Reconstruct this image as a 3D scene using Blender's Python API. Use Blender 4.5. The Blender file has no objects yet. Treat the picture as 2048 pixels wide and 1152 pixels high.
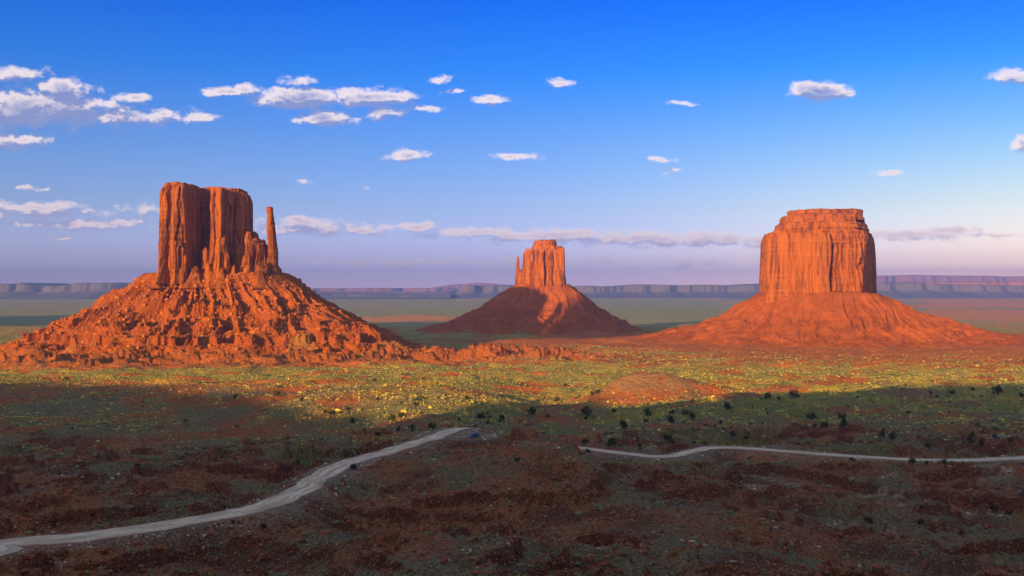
import bpy, math, random
import numpy as np
random.seed(7); RNG = np.random.default_rng(7)
SC = bpy.context.scene
COL = SC.collection
# ------------------------------------------------------------------ camera, light, exposure
CAMZ, F = 128.0, 1930.0                      # eye height, focal length in photo pixels (2048 wide)
cam = bpy.data.cameras.new('camera'); camo = bpy.data.objects.new('camera', cam); COL.objects.link(camo)
camo.location = (0, 0, CAMZ); camo.rotation_euler = (math.radians(90.0), 0, 0)
cam.sensor_width = 36; cam.lens = 36*F/2048; cam.clip_start = 0.5; cam.clip_end = 400000
SC.camera = camo
AZ, EL = math.radians(31), math.radians(9.6)   # light travels towards +Y turned AZ to +X
sun = bpy.data.lights.new('sun', 'SUN'); suno = bpy.data.objects.new('sun', sun); COL.objects.link(suno)
sun.energy = 5.0; sun.angle = math.radians(0.5); sun.color = (1.0, 0.55, 0.15)
suno.rotation_euler = (math.radians(90)-EL, 0, -AZ)
SC.view_settings.view_transform = 'Standard'; SC.view_settings.look = 'None'
SC.view_settings.exposure = 1.15; SC.view_settings.gamma = 1.0
SC.cycles.use_denoising = True
SC.cycles.max_bounces = 6; SC.cycles.diffuse_bounces = 2; SC.cycles.volume_bounces = 1
SC.cycles.transparent_max_bounces = 8

def U(px): return (px-1024)/F
def V(py): return (577-py)/F

# ------------------------------------------------------------------ node helpers
def new_mat(name):
    m = bpy.data.materials.new(name); m.use_nodes = True
    nt = m.node_tree; nt.nodes.clear()
    return m, nt
class NT:
    def __init__(s, nt): s.nt = nt
    def n(s, t, **k):
        nd = s.nt.nodes.new(t)
        for a, b in k.items(): setattr(nd, a, b)
        return nd
    def l(s, a, b): s.nt.links.new(a, b)
    def put(s, sock, v):
        if isinstance(v, bpy.types.NodeSocket): s.l(v, sock)
        else: sock.default_value = v
    def math(s, op, a, b=0.0, c=None, clamp=False):
        nd = s.n('ShaderNodeMath', operation=op, use_clamp=clamp)
        s.put(nd.inputs[0], a); s.put(nd.inputs[1], b)
        if c is not None: s.put(nd.inputs[2], c)
        return nd.outputs[0]
    def vm(s, op, a, b=None, c=None):
        nd = s.n('ShaderNodeVectorMath', operation=op)
        s.put(nd.inputs[0], a)
        if b is not None: s.put(nd.inputs[1], b)
        if c is not None: s.put(nd.inputs[2], c)
        return nd.outputs['Value'] if op in ('LENGTH', 'DOT_PRODUCT', 'DISTANCE') else nd.outputs[0]
    def noise(s, vec, scale, detail=4, rough=0.55, dist=0.0, col=False, dim='3D'):
        nd = s.n('ShaderNodeTexNoise', noise_dimensions=dim)
        s.l(vec, nd.inputs['Vector']); nd.inputs['Scale'].default_value = scale
        nd.inputs['Detail'].default_value = detail; nd.inputs['Roughness'].default_value = rough
        nd.inputs['Distortion'].default_value = dist
        return nd.outputs['Color'] if col else nd.outputs['Fac']
    def ramp(s, fac, stops, interp='LINEAR'):
        nd = s.n('ShaderNodeValToRGB'); cr = nd.color_ramp; cr.interpolation = interp
        while len(cr.elements) < len(stops): cr.elements.new(0.5)
        for e, (p, c) in zip(cr.elements, stops):
            e.position = p; e.color = (c[0], c[1], c[2], 1) if hasattr(c, '__len__') else (c, c, c, 1)
        s.put(nd.inputs[0], fac)
        return nd.outputs[0]
    def mix(s, f, a, b, mode='MIX'):
        nd = s.n('ShaderNodeMix', data_type='RGBA', blend_type=mode)
        s.put(nd.inputs[0], f)
        for i, v in ((6, a), (7, b)):
            if isinstance(v, tuple): v = (v[0], v[1], v[2], 1)
            s.put(nd.inputs[i], v)
        return nd.outputs[2]
    def ss(s, x, lo, hi):
        nd = s.n('ShaderNodeMapRange', interpolation_type='SMOOTHSTEP')
        s.put(nd.inputs[0], x); nd.inputs[1].default_value = lo; nd.inputs[2].default_value = hi
        return nd.outputs[0]

# ------------------------------------------------------------------ world: Nishita sky with drifting cumulus
SKY_STRENGTH = 0.05
def build_world():
    w = bpy.data.worlds.new('World'); SC.world = w; w.use_nodes = True
    nt = w.node_tree; nt.nodes.clear(); N = NT(nt)
    out = N.n('ShaderNodeOutputWorld'); bg = N.n('ShaderNodeBackground'); bg.inputs[1].default_value = SKY_STRENGTH
    N.l(bg.outputs[0], out.inputs[0])
    sky = N.n('ShaderNodeTexSky', sky_type='NISHITA', sun_disc=False)
    sky.sun_elevation = EL; sky.sun_rotation = math.pi+AZ
    sky.air_density = 1.0; sky.dust_density = 0.6; sky.ozone_density = 2.0; sky.altitude = 1600
    tc = N.n('ShaderNodeTexCoord'); d = tc.outputs['Generated']
    sep = N.n('ShaderNodeSeparateXYZ'); N.l(d, sep.inputs[0])
    dy = N.math('MAXIMUM', sep.outputs[1], 0.05)
    u = N.math('DIVIDE', sep.outputs[0], dy); v = N.math('DIVIDE', sep.outputs[2], dy)
    # air colour against elevation; rear and overhead sky warmed to fill the shaded foreground
    el = sep.outputs[2]
    tint = N.ramp(N.math('MULTIPLY_ADD', el, 2.0, 0.0, clamp=True), SKY_TINT)
    tint = N.mix(N.ss(sep.outputs[1], .15, -.25), tint, (4.6/6, 2.9/6, 1.7/6))
    base = N.vm('MULTIPLY', N.mix(1.0, sky.outputs[0], tint, 'MULTIPLY'), (6, 6, 6))
    warm = N.math('MULTIPLY', N.ss(u, -0.1, 0.75), N.ss(v, 0.34, 0.0))
    base = N.mix(warm, base, N.vm('MULTIPLY', base, (2.25, 1.75, 0.84)))
    # clouds, laid out in directions
    cb = N.n('ShaderNodeCombineXYZ'); N.l(u, cb.inputs[0]); N.l(v, cb.inputs[1])
    grp = bpy.data.node_groups.new('cloud_field', 'ShaderNodeTree')
    grp.interface.new_socket('P', in_out='INPUT', socket_type='NodeSocketVector')
    grp.interface.new_socket('F', in_out='OUTPUT', socket_type='NodeSocketFloat')
    G = NT(grp); gi = G.n('NodeGroupInput'); go = G.n('NodeGroupOutput'); P = gi.outputs[0]
    sc = G.vm('MULTIPLY', P, (1.0, 1.7, 1.0))
    n1 = G.noise(sc, 30, 5, 0.62, col=True, dim='2D')
    n1 = G.vm('SUBTRACT', n1, (0.5, 0.5, 0.5))
    Pw = G.vm('MULTIPLY_ADD', n1, (0.030, 0.012, 0.0), P)
    acc = None
    for (cx, cy, a, b, k) in CLOUDS:
        ia, ib = F/a, F/b
        q = G.vm('MULTIPLY_ADD', Pw, (ia, ib, 0), (-U(cx)*ia, -V(cy)*ib, 0))
        dd = G.vm('LENGTH', q)
        f = G.math('MULTIPLY_ADD', dd, -k, k)
        acc = f if acc is None else G.math('MAXIMUM', acc, f)
    acc = G.math('MAXIMUM', acc, -0.6)
    nn = G.noise(sc, 48, 7, 0.66, dim='2D')
    fld = G.math('ADD', acc, G.math('MULTIPLY_ADD', nn, 1.9, -0.86))
    G.l(fld, go.inputs[0])
    def field(vec):
        g = N.n('ShaderNodeGroup'); g.node_tree = grp; N.l(vec, g.inputs[0]); return g.outputs[0]
    f0 = field(cb.outputs[0])
    f1 = field(N.vm('ADD', cb.outputs[0], (-0.0045, 0.0085, 0)))
    alpha = N.ss(f0, -0.10, 0.75)
    lit = N.ss(N.math('SUBTRACT', f0, f1), -0.06, 0.52)
    lit = N.math('MULTIPLY', lit, N.ss(f0, 1.9, 0.2))
    shade = N.mix(N.ss(v, 0.0, 0.22), CLOUD_SHADE_LOW, CLOUD_SHADE_HIGH)
    light = N.mix(N.ss(v, 0.0, 0.16), CLOUD_LIT_LOW, CLOUD_LIT_HIGH)
    cc = N.mix(lit, shade, light)
    al = N.math('MULTIPLY', alpha, N.math('MULTIPLY_ADD', lit, 0.12, 0.80))
    al = N.math('MULTIPLY', al, N.math('GREATER_THAN', sep.outputs[1], 0.1))
    N.l(N.mix(al, base, cc), bg.inputs[0])
SKY_TINT = [(2*e, (r/6, g/6, b_/6)) for e, r, g, b_ in ((0.0,2.7,1.75,3.5),(.03,1.52,1.14,2.05),(.081,1.10,1.03,1.55),(.142,.68,.94,1.62),(.216,.14,.79,1.92),(.29,.0,.56,2.1),(.36,.05,.65,2.2),(.5,4.5,3.1,2.0))]
k_ = 1/SKY_STRENGTH/1.95
CLOUD_SHADE_LOW = tuple(k_*c for c in (.46, .39, .60)); CLOUD_SHADE_HIGH = tuple(k_*c for c in (.27, .30, .52))
CLOUD_LIT_LOW = tuple(k_*c for c in (1.12, .82, .76)); CLOUD_LIT_HIGH = tuple(k_*c for c in (1.15, .95, .86))
CLOUDS = [(50,218,215,46,1.3),(130,182,66,26,1.4),(60,150,36,12,.8),(25,150,60,18,.8),(230,235,140,24,.7),(265,200,38,11,.8),(335,227,24,7,.9),(405,237,42,10,.9),(30,282,72,18,1),
 (450,184,50,12,1),(492,181,34,13,1),(605,165,44,10,.8),(600,198,108,25,1.4),(740,196,100,21,1.3),(790,193,55,14,1),(650,238,66,20,1.3),(775,228,52,15,1),(855,218,30,9,.7),
 (887,162,22,7,.7),(912,181,18,5,.5),(980,202,40,12,.9),(1118,167,24,12,1),(815,312,50,12,1),(1028,314,52,9,.9),(1315,320,30,6,.8),(1350,342,18,4,.7),(1362,207,30,5,.6),
 (1642,183,66,23,1.7),(2028,155,55,16,1),(2046,288,24,16,.9),(1778,346,34,6,.7),(45,376,20,5,.8),(87,380,18,5,.8),(70,413,110,10,.9),(80,427,150,12,.6),(150,449,190,12,.8),
 (230,446,90,10,.8),(300,420,70,9,.5),(128,477,30,5,.8),(610,365,13,4,.5),(737,373,10,4,.5),(615,455,105,20,.9),(600,441,70,9,.9),(720,461,75,11,.8),(835,456,48,12,1),
 (960,468,140,11,.8),(1090,472,170,16,.9),(1290,479,230,16,.9),(1450,482,170,13,.9),(1390,487,60,6,.9),(1830,471,120,12,.8),(1905,463,70,9,.8),(1975,471,90,5,.6),
 (690,526,80,6,.45),(800,527,90,7,.5),(960,526,160,7,.35),(1200,526,160,7,.35),(1400,528,160,8,.35),(560,460,60,12,.5)]

# ------------------------------------------------------------------ numpy noise
def _h(ix, iy, iz, seed):
    ix = ix & 0xffffff; iy = iy & 0xffffff; iz = iz & 0xffffff
    h = (ix.astype(np.uint32)*np.uint32(374761393)) ^ (iy.astype(np.uint32)*np.uint32(668265263)) ^ (iz.astype(np.uint32)*np.uint32(2246822519)) ^ np.uint32((seed*974634777) & 0xffffffff)
    h = (h ^ (h >> np.uint32(13)))*np.uint32(1274126177)
    h = (h ^ (h >> np.uint32(15)))*np.uint32(2654435761)
    return ((h ^ (h >> np.uint32(16))) & np.uint32(0xffff)).astype(np.float32)/np.float32(65535.0)
def pn2(x, y, seed=0):
    x = np.asarray(x, np.float64); y = np.asarray(y, np.float64)
    x0 = np.floor(x); y0 = np.floor(y); fx = (x-x0).astype(np.float32); fy = (y-y0).astype(np.float32)
    ix = x0.astype(np.int64) & 0xffffff; iy = y0.astype(np.int64) & 0xffffff; z = np.zeros_like(ix)
    def g(a, b):
        t = _h(ix+a, iy+b, z, seed)*np.float32(2*math.pi)
        return np.cos(t)*(fx-a)+np.sin(t)*(fy-b)
    ux = fx*fx*fx*(fx*(fx*6-15)+10); uy = fy*fy*fy*(fy*(fy*6-15)+10)
    n0 = g(0, 0); n1 = g(1, 0); a = n0+(n1-n0)*ux
    n0 = g(0, 1); n1 = g(1, 1); b = n0+(n1-n0)*ux
    return (a+(b-a)*uy)*1.5
def pn3(x, y, z, seed=0):
    x0 = np.floor(x); y0 = np.floor(y); z0 = np.floor(z)
    fx = (x-x0).astype(np.float32); fy = (y-y0).astype(np.float32); fz = (z-z0).astype(np.float32)
    ix = x0.astype(np.int64) & 0xffffff; iy = y0.astype(np.int64) & 0xffffff; iz = z0.astype(np.int64) & 0xffffff
    fx = fx*fx*(3-2*fx); fy = fy*fy*(3-2*fy); fz = fz*fz*(3-2*fz)
    r = 0
    for a in (0, 1):
        for b in (0, 1):
            for c in (0, 1):
                w = (fx if a else 1-fx)*(fy if b else 1-fy)*(fz if c else 1-fz)
                r = r+w*_h(ix+a, iy+b, iz+c, seed)
    return r*2-1
def fbm2(x, y, o=4, seed=0, g=0.5):
    a = 1.0; s = 0; t = 0
    for i in range(o):
        s = s+a*pn2(x*2**i, y*2**i, seed+i*17); t += a; a *= g
    return s/t
def rid2(x, y, o=4, seed=0, g=0.5):
    a = 1.0; s = 0; t = 0; w = 1.0
    for i in range(o):
        r = 1-np.abs(pn2(x*2**i, y*2**i, seed+i*17)); r = r*r
        s = s+a*r*w; w = np.clip(r*1.6, 0, 1); t += a; a *= g
    return s/t
def fbm3(x, y, z, o=3, seed=0, g=0.5):
    a = 1.0; s = 0; t = 0
    for i in range(o):
        s = s+a*pn3(x*2**i, y*2**i, z*2**i, seed+i*17); t += a; a *= g
    return s/t
def sst(x, lo, hi):
    t = np.clip((x-lo)/(hi-lo), 0, 1); return t*t*(3-2*t)
def gs(x, y, cx, cy, sx, sy, rot=0.0):
    dx = x-cx; dy = y-cy; c, s = math.cos(rot), math.sin(rot)
    return np.exp(-0.5*(((dx*c+dy*s)/sx)**2+((-dx*s+dy*c)/sy)**2))
def terr(z, step, amt, ph=0.0):
    q = (z+ph)/step; f = q-np.floor(q); g = sst(f, 0.30, 0.62)
    return z+(g-f)*step*amt

# ------------------------------------------------------------------ roads (world polylines x, y, z)
def P(px, py, z): D = (CAMZ-z)*F/(py-577); return (U(px)*D, D, z)
ROAD_A = [(-230, 196, 72)]+[P(*q) for q in ((-120,1112,71),(0,1090,70),(150,1076,70),(300,1056,70),(480,1025,70),(575,995,70),(640,955,70),(700,925,69.3),(780,903,68),(850,880,66.6),(900,863,65.4))]+[(-18, 446, 63.2), (-6, 464, 58), (10, 478, 52), (24, 472, 50.5)]
ROAD_B = [(24, 472, 50.5)]+[P(*q) for q in ((1170,898,52),(1250,908,52),(1310,914,52),(1350,912,52),(1420,897,52),(1500,898,52),(1600,906,51.5),(1700,913,51),(1800,919,51),(1900,922,51),(2048,917,51))]+[(290, 455, 50), (380, 500, 48)]
def resample(pts, step):
    p = np.array(pts, float); n = len(p); out = []
    pp = np.vstack([2*p[0]-p[1], p, 2*p[-1]-p[-2]])
    for i in range(n-1):
        a, b, c, d = pp[i:i+4]; L = np.linalg.norm(c-b); k = max(2, int(L/step))
        for j in range(k):
            t = j/k
            out.append(0.5*((2*b)+(-a+c)*t+(2*a-5*b+4*c-d)*t*t+(-a+3*b-3*c+d)*t**3))
    out.append(p[-1]); return np.array(out)
RA, RB = resample(ROAD_A, 2.5), resample(ROAD_B, 2.5)
ROADS = np.vstack([RA, RB])
def road_dist(x, y):
    d = np.full(x.shape, 1e6, np.float32); z = np.full(x.shape, 60, np.float32)
    m = (np.abs(x) < 420) & (y > 160) & (y < 540)
    xs, ys = x[m], y[m]
    if xs.size == 0: return d, z
    bd = np.full(xs.shape, 1e6); bz = np.full(xs.shape, 60.0)
    for (a, b, c) in ROADS[::2]:
        q = (xs-a)**2+(ys-b)**2; k = q < bd; bd[k] = q[k]; bz[k] = c
    # refine height by inverse-distance among neighbours along the line
    num = np.zeros(xs.shape); den = np.zeros(xs.shape)
    near = bd < 60**2
    xn, yn, bn = xs[near], ys[near], bd[near]; nn = np.zeros(xn.shape); dn = np.zeros(xn.shape)
    for (a, b, c) in ROADS[::2]:
        q = (xn-a)**2+(yn-b)**2; w = np.exp(-(q-bn)/18.0); nn += w*c; dn += w
    bz[near] = nn/dn
    d[m] = np.sqrt(bd); z[m] = bz
    return d, z

# ------------------------------------------------------------------ terrain height and cover
BY = np.array([-1e5, -40, 3, 20, 60, 120, 190, 300, 420, 500, 600, 700, 850, 1000, 1400, 1800, 2200, 2550, 3000, 3800, 1e6])
BZ = np.array([126, 126, 126, 108, 91, 77, 69, 66, 64, 54, 48, 45, 41, 37, 23, 17, 14, 14, 8, 0, 0.])
_ty = np.arange(-400, 4000, 2.0); _tz = np.interp(_ty, BY, BZ)
_k = np.hanning(41); _k /= _k.sum(); _tzs = np.convolve(np.pad(_tz, 20, mode='edge'), _k, mode='valid')
_tzs = np.where(_ty < 15, _tz, _tzs)
WM, EM, MB = (-490., 1600.), (82., 2550.), (697., 2060.)
def apron(x, y):       # red badlands round the foot of the west butte
    return gs(x, y, -560, 1330, 300, 120)+0.9*gs(x, y, -60, 1430, 160, 70, 0.1)
def terrain(x, y, cover=False):
    x = np.asarray(x, float); y = np.asarray(y, float)
    z = np.interp(y, _ty, _tzs)
    near = sst(y, 620, 480)*sst(y, 8, 60)
    fade = sst(y, 8, 60)
    z = z-15*gs(x, y, -200, 500, 140, 110)-13*gs(x, y, 135, 300, 80, 80)-7.5*gs(x, y, 190, 480, 140, 70)
    z = z-13*gs(x, y, 45, 860, 60, 150)-7*gs(x, y, 40, 620, 50, 80)+22*gs(x, y, 113, 808, 32, 26)+11*gs(x, y, -85, 690, 120, 75)
    z = z+5*gs(x, y, -26, 318, 34, 22)*1.5+8*gs(x, y, 24, 325, 20, 24)+9*gs(x, y, 8, 398, 15, 15)-6*gs(x, y, -75, 345, 18, 30)
    z = z+2.0*gs(x, y, -60, 254, 11, 8)+5*gs(x, y, 90, 520, 60, 22)+4*gs(x, y, -95, 470, 16, 18)
    far = sst(y, 500, 1500)
    z = z+fade*(far*6*fbm2(x/330, y/330, 3, 5)+(1-far)*4.5*fbm2(x/90, y/90, 3, 6))
    # foreground badlands
    wx = x+14*pn2(x/45, y/45, 91); wy = y+14*pn2(x/45+7, y/45, 92)
    r1 = rid2(wx/62, wy/46, 5, 11, 0.52)
    dome = np.clip(1.3*gs(x, y, -14, 316, 36, 24)+1.3*gs(x, y, 62, 262, 30, 20)+1.2*gs(x, y, -60, 238, 22, 12), 0, 1)
    amp = near*(1-.75*dome)*(9+7*sst(pn2(x/120, y/120, 77), -.2, .5))
    z = z+amp*(r1-0.45)
    led = near*sst(fbm2(x/45, y/45, 2, 33), -0.12, 0.12)*(1-.9*dome)
    z = z+near*(3*gs(x, y, -14, 316, 30, 18)+6*gs(x, y, 62, 258, 24, 14))
    z = z+led*(terr(z+1.6*fbm2(x/9, y/9, 3, 35)+5*fbm2(x/110, y/80, 2, 37)+.7*pn2(x/2.3, y/2.3, 36), 4.0, 1.0)-5*fbm2(x/110, y/80, 2, 37)-z)
    # middle ground: low hummocks and small gullies
    mid = sst(y, 430, 620)*sst(y, 3600, 2400)
    sx_, sy_ = (x*.9+y*.44), (-x*.44+y*.9)
    z = z+mid*(7.5*(rid2((sx_+.4*wx)/190, (sy_+.2*wy)/62, 4, 21)-.5)+3.4*(rid2(sx_/66, sy_/21, 3, 24)-.5)*(.3+.7*sst(pn2(x/150, y/90, 25), -.25, .2))+0.7*fbm2(x/11, y/11, 3, 22))
    # badlands around the west butte foot
    ap = np.clip(apron(x, y)*1.5, 0, 1)
    q = (x*0.9+y*0.45); p_ = (-x*0.45+y*0.9)
    ra = rid2((q+20*pn2(x/60, y/60, 41))/110, (p_+16*pn2(x/50, y/50, 42))/46, 5, 43, 0.5)
    za = ap*(31*(ra-0.40)+4)
    za = terr(za+1.5*fbm2(x/14, y/14, 3, 44), 7.0, 0.75*1.0)
    z = z+ap*za
    # gullied streaks left of the right-hand butte foot
    gu = gs(x, y, 480, 1330, 260, 150)
    z = z+gu*5*(rid2((x+y*.35)/170, (y-x*.25)/16, 3, 51)-.5)
    ms = gs(x, y, 420, 1950, 300, 240)+gs(x, y, 1000, 2000, 300, 240)
    z = z+ms*4
    # knolls at the foot of the far butte
    z = z+9*gs(x, y, 175, 2330, 50, 40)*(0.6+0.8*rid2(x/40, y/60, 3, 61))
    z = z+4*gs(x, y, -15, 383, 18, 13)
    z = z+near*(3.6*(rid2(wx/19, wy/15, 4, 62)-.45)*(.35+.65*sst(pn2(x/48, y/40, 63), -.2, .3)))
    # micro relief
    mic = sst(y, 1500, 200)*fade
    z = z+mic*(0.75*fbm2(x/5.2, y/5.2, 4, 71))
    z = z+near*0.5*np.maximum(0, pn2(x/3.1, y/3.1, 72)-.2)*sst(pn2(x/26, y/26, 73), 0, .4)
    # the ground south of the lower road stays under the line of the basin
    cap = 128-78.5*y/440.0
    wc = sst(x, 18, 29)*sst(y, 462, 448)*sst(y, 150, 260)
    z = z-wc*np.maximum(0, z-cap+1.0)
    # roads and turnout
    d, rz = road_dist(x, y)
    w = sst(d, 15, 5.0)
    z = z*(1-w)+rz*w
    tq = np.sqrt(((x+24)/17)**2+((y-413)/15)**2)
    wt = sst(tq, 2.0, 0.85); z = z*(1-wt)+(65.4-(y-413)*0.012-(x+24)*.02)*wt
    if not cover: return z
    # cover masks: vegetation, pale ground, turnout dust
    vz = fbm2(x/70, y/50, 4, 81)
    veg = sst(y, 430, 640)*sst(vz, -0.55, 0.05)*0.95
    veg = np.maximum(veg, 0.85*(1-sst(y, 500, 620))*sst(vz, -.12, 0.2)*sst(y, 300, 400))
    veg = np.maximum(veg, near*.62*sst(fbm2(x/30, y/22, 3, 84), .02, .3))
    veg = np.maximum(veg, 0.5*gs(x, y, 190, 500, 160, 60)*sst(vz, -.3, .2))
    veg *= 1-np.clip(1.6*gs(x, y, 113, 803, 32, 26), 0, 1)
    veg *= 1-0.92*np.clip(apron(x, y)*1.5-.15, 0, 1)
    veg *= 1-0.75*gu*sst(rid2((x+y*.35)/170, (y-x*.25)/16, 3, 51), .3, .7)
    veg *= 1-0.85*np.clip(gs(x, y, 380, 1960, 330, 150)+gs(x, y, 930, 1960, 300, 160)+gs(x, y, 175, 2330, 80, 55), 0, 1)
    veg = veg*(1-.5*gs(x, y, -330, 740, 190, 110))
    veg = veg+.13*sst(y, 850, 1050)*sst(veg, .2, .5)
    qm = np.sqrt(((x-760)/640)**2+((y-1980)/560)**2)+.45*fbm2(x/150, y/70, 4, 86)
    veg *= 1-.88*sst(qm, 1.2, .82)
    qw = np.sqrt(((x+490)/480)**2+((y-1500)/380)**2)+.4*fbm2(x/130, y/60, 4, 87)
    veg *= 1-.85*sst(qw, 1.15, .85)
    fr = sst(y, 2600, 4200)
    veg = veg*(1-fr)+fr*sst(fbm2(x/1500, y/2600, 3, 83)-0.5*sst(x/np.maximum(y, 1), .36, .45), -.6, -.2)*1.0
    veg *= 1-np.clip(w*1.3, 0, 1); veg *= 1-sst(tq, 1.5, 1.0)
    pale = near*sst(fbm2(wx/24, wy/10, 4, 85), 0.22, 0.42)*(0.3+0.7*sst(x, 20, 110))
    pale = np.maximum(pale, 0.6*sst(d, 13, 6)); pale = np.maximum(pale, .8*sst(tq, 1.25, .9)); pale = np.maximum(pale, .22*sst(gs(x, y, 113, 803, 30, 24), .35, .7))
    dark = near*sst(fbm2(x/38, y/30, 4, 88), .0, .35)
    return z, veg, pale, dark

def mesh_from(name, verts, faces, mat, parent=None, attrs=None, smooth=True):
    me = bpy.data.meshes.new(name)
    verts = np.asarray(verts, np.float32); faces = np.asarray(faces, np.int32)
    nv, nf, k = len(verts), len(faces), faces.shape[1]
    me.vertices.add(nv); me.vertices.foreach_set('co', verts.ravel())
    me.loops.add(nf*k); me.loops.foreach_set('vertex_index', faces.ravel())
    me.polygons.add(nf); me.polygons.foreach_set('loop_start', np.arange(0, nf*k, k, dtype=np.int32))
    try: me.polygons.foreach_set('loop_total', np.full(nf, k, np.int32))
    except Exception: pass
    me.polygons.foreach_set('use_smooth', np.full(nf, smooth, bool))
    me.update(calc_edges=True)
    if attrs:
        for an, val in attrs.items():
            a = me.attributes.new(an, 'FLOAT', 'POINT'); a.data.foreach_set('value', np.asarray(val, np.float32).ravel())
    if mat: me.materials.append(mat)
    o = bpy.data.objects.new(name, me); COL.objects.link(o)
    if parent: o.parent = parent
    return o
def grid_faces(nr, nc, wrap=False, off=0):
    i = np.arange(nr-1)[:, None]*nc; jn = nc if wrap else nc-1
    j = np.arange(jn)[None, :]; j1 = (j+1) % nc
    a = i+j; b = i+j1
    return np.stack([a, b, b+nc, a+nc], -1).reshape(-1, 4)+off
def tag(o, label=None, cat=None, group=None, kind=None):
    for k, v in (('label', label), ('category', cat), ('group', group), ('kind', kind)):
        if v: o[k] = v
    return o
def empty(name, loc):
    e = bpy.data.objects.new(name, None); e.location = loc; COL.objects.link(e); return e

# ------------------------------------------------------------------ materials
def principled(N, col, rough=0.95, normal=None, spec=0.15):
    b = N.n('ShaderNodeBsdfPrincipled'); o = N.n('ShaderNodeOutputMaterial')
    N.put(b.inputs['Base Color'], col if not isinstance(col, tuple) else (*col, 1))
    N.put(b.inputs['Roughness'], rough); b.inputs['Specular IOR Level'].default_value = spec
    if normal is not None: N.l(normal, b.inputs['Normal'])
    N.l(b.outputs[0], o.inputs[0]); return b
def bump(N, h, strength, dist, prev=None):
    b = N.n('ShaderNodeBump'); b.inputs['Strength'].default_value = strength; b.inputs['Distance'].default_value = dist
    N.l(h, b.inputs['Height'])
    if prev is not None: N.l(prev, b.inputs['Normal'])
    return b.outputs[0]
SAND, SAND2 = (.58, .19, .05), (.36, .11, .045)
def mat_ground():
    m, nt = new_mat('desert_ground'); N = NT(nt)
    g = N.n('ShaderNodeNewGeometry'); p = g.outputs['Position']
    at = lambda a: N.n('ShaderNodeAttribute', attribute_name=a).outputs['Fac']
    veg, pale, dark = at('veg'), at('pale'), at('dark')
    sp_ = N.n('ShaderNodeSeparateXYZ'); N.l(p, sp_.inputs[0]); dist_ = sp_.outputs[1]
    nl = N.noise(p, 0.02, 5, .6); nm = N.noise(p, 0.25, 5, .65); nf = N.noise(p, 1.6, 3, .6)
    dirt = N.mix(N.ss(nl, .35, .65), SAND, (.42, .15, .06))
    dirt = N.mix(N.math('MULTIPLY', N.ss(nm, .45, .7), .6), dirt, SAND2)
    dirt = N.mix(N.ss(dist_, 950, 680), dirt, N.mix(N.ss(nl, .42, .56), (.42, .145, .075), (.25, .20, .13)))  # near soil browned, the tone of the foreground shade put into its colour
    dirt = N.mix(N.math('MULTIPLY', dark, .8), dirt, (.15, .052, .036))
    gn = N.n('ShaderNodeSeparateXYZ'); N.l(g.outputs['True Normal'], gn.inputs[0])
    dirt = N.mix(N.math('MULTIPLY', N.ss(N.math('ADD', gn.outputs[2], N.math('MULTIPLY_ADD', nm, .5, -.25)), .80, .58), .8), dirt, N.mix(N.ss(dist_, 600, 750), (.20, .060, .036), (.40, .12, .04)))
    pc = N.mix(nm, (.52, .40, .36), (.38, .24, .19))
    dirt = N.mix(N.math('MULTIPLY', pale, N.ss(nm, .25, .6)), dirt, pc)
    sp = N.math('ADD', N.math('MULTIPLY', nf, .55), N.math('MULTIPLY', nm, .45))
    vm_ = N.ss(N.math('SUBTRACT', N.math('ADD', veg, sp), 1.27), -.16, .16)
    vc = N.mix(nf, (.25, .24, .07), (.56, .46, .12))
    vc = N.mix(N.ss(nl, .4, .6), vc, (.27, .28, .09))
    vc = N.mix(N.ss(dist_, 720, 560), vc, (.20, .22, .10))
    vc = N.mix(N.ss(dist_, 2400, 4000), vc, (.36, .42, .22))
    dirt = N.mix(N.ss(dist_, 2400, 4000), dirt, N.mix(N.ss(nl, .4, .6), (.82, .42, .19), (.72, .28, .11)))  # far sand paled to stand in for stronger sun on the flats
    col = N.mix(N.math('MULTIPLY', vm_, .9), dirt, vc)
    h = N.math('ADD', N.math('MULTIPLY', nm, 1.6), N.math('MULTIPLY', nf, .45))
    far = N.noise(p, 0.06, 6, .7)
    s1 = N.noise(p, 1.7, 2, .5); s2 = N.noise(N.vm('ADD', p, (37, 11, 5)), 1.0, 3, .6)
    nearw = N.ss(dist_, 700, 420)
    col = N.mix(N.math('MULTIPLY', N.math('MULTIPLY', N.ss(s2, .55, .64), nearw), .75), col, (.10, .060, .042))
    col = N.mix(N.math('MULTIPLY', N.math('MULTIPLY', N.ss(s1, .60, .68), nearw), .75), col, (.50, .38, .30))
    nrm = bump(N, h, 1.0, 2.4); nrm = bump(N, far, 1.0, 7.0, nrm)
    fw = N.noise(p, .025, 5, .7); nrm = bump(N, N.math('MULTIPLY', fw, N.ss(dist_, 2300, 4500)), 1.0, 45.0, nrm)
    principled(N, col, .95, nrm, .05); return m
def mat_rock():
    m, nt = new_mat('red_sandstone'); N = NT(nt)
    g = N.n('ShaderNodeNewGeometry'); p = g.outputs['Position']
    sv = N.vm('MULTIPLY', p, (.11, .11, .010)); st = N.noise(sv, 1.0, 8, .72, .6)
    hv = N.vm('MULTIPLY', p, (.008, .008, .22)); hz = N.noise(hv, 1.0, 5, .6)
    fn = N.noise(p, .5, 5, .65)
    c = N.mix(N.ss(st, .36, .56), (.12, .035, .017), (.44, .128, .022))
    c = N.mix(N.math('MULTIPLY', N.ss(hz, .5, .60), .4), c, (.46, .18, .05))
    c = N.mix(N.math('MULTIPLY', N.ss(fn, .5, .75), .35), c, (.24, .08, .04))
    h = N.math('ADD', N.math('MULTIPLY', st, 2.2), N.math('ADD', N.math('MULTIPLY', hz, .8), N.math('MULTIPLY', fn, 1.2)))
    principled(N, c, .92, bump(N, h, 1.0, 3.0), .1); return m
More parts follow.
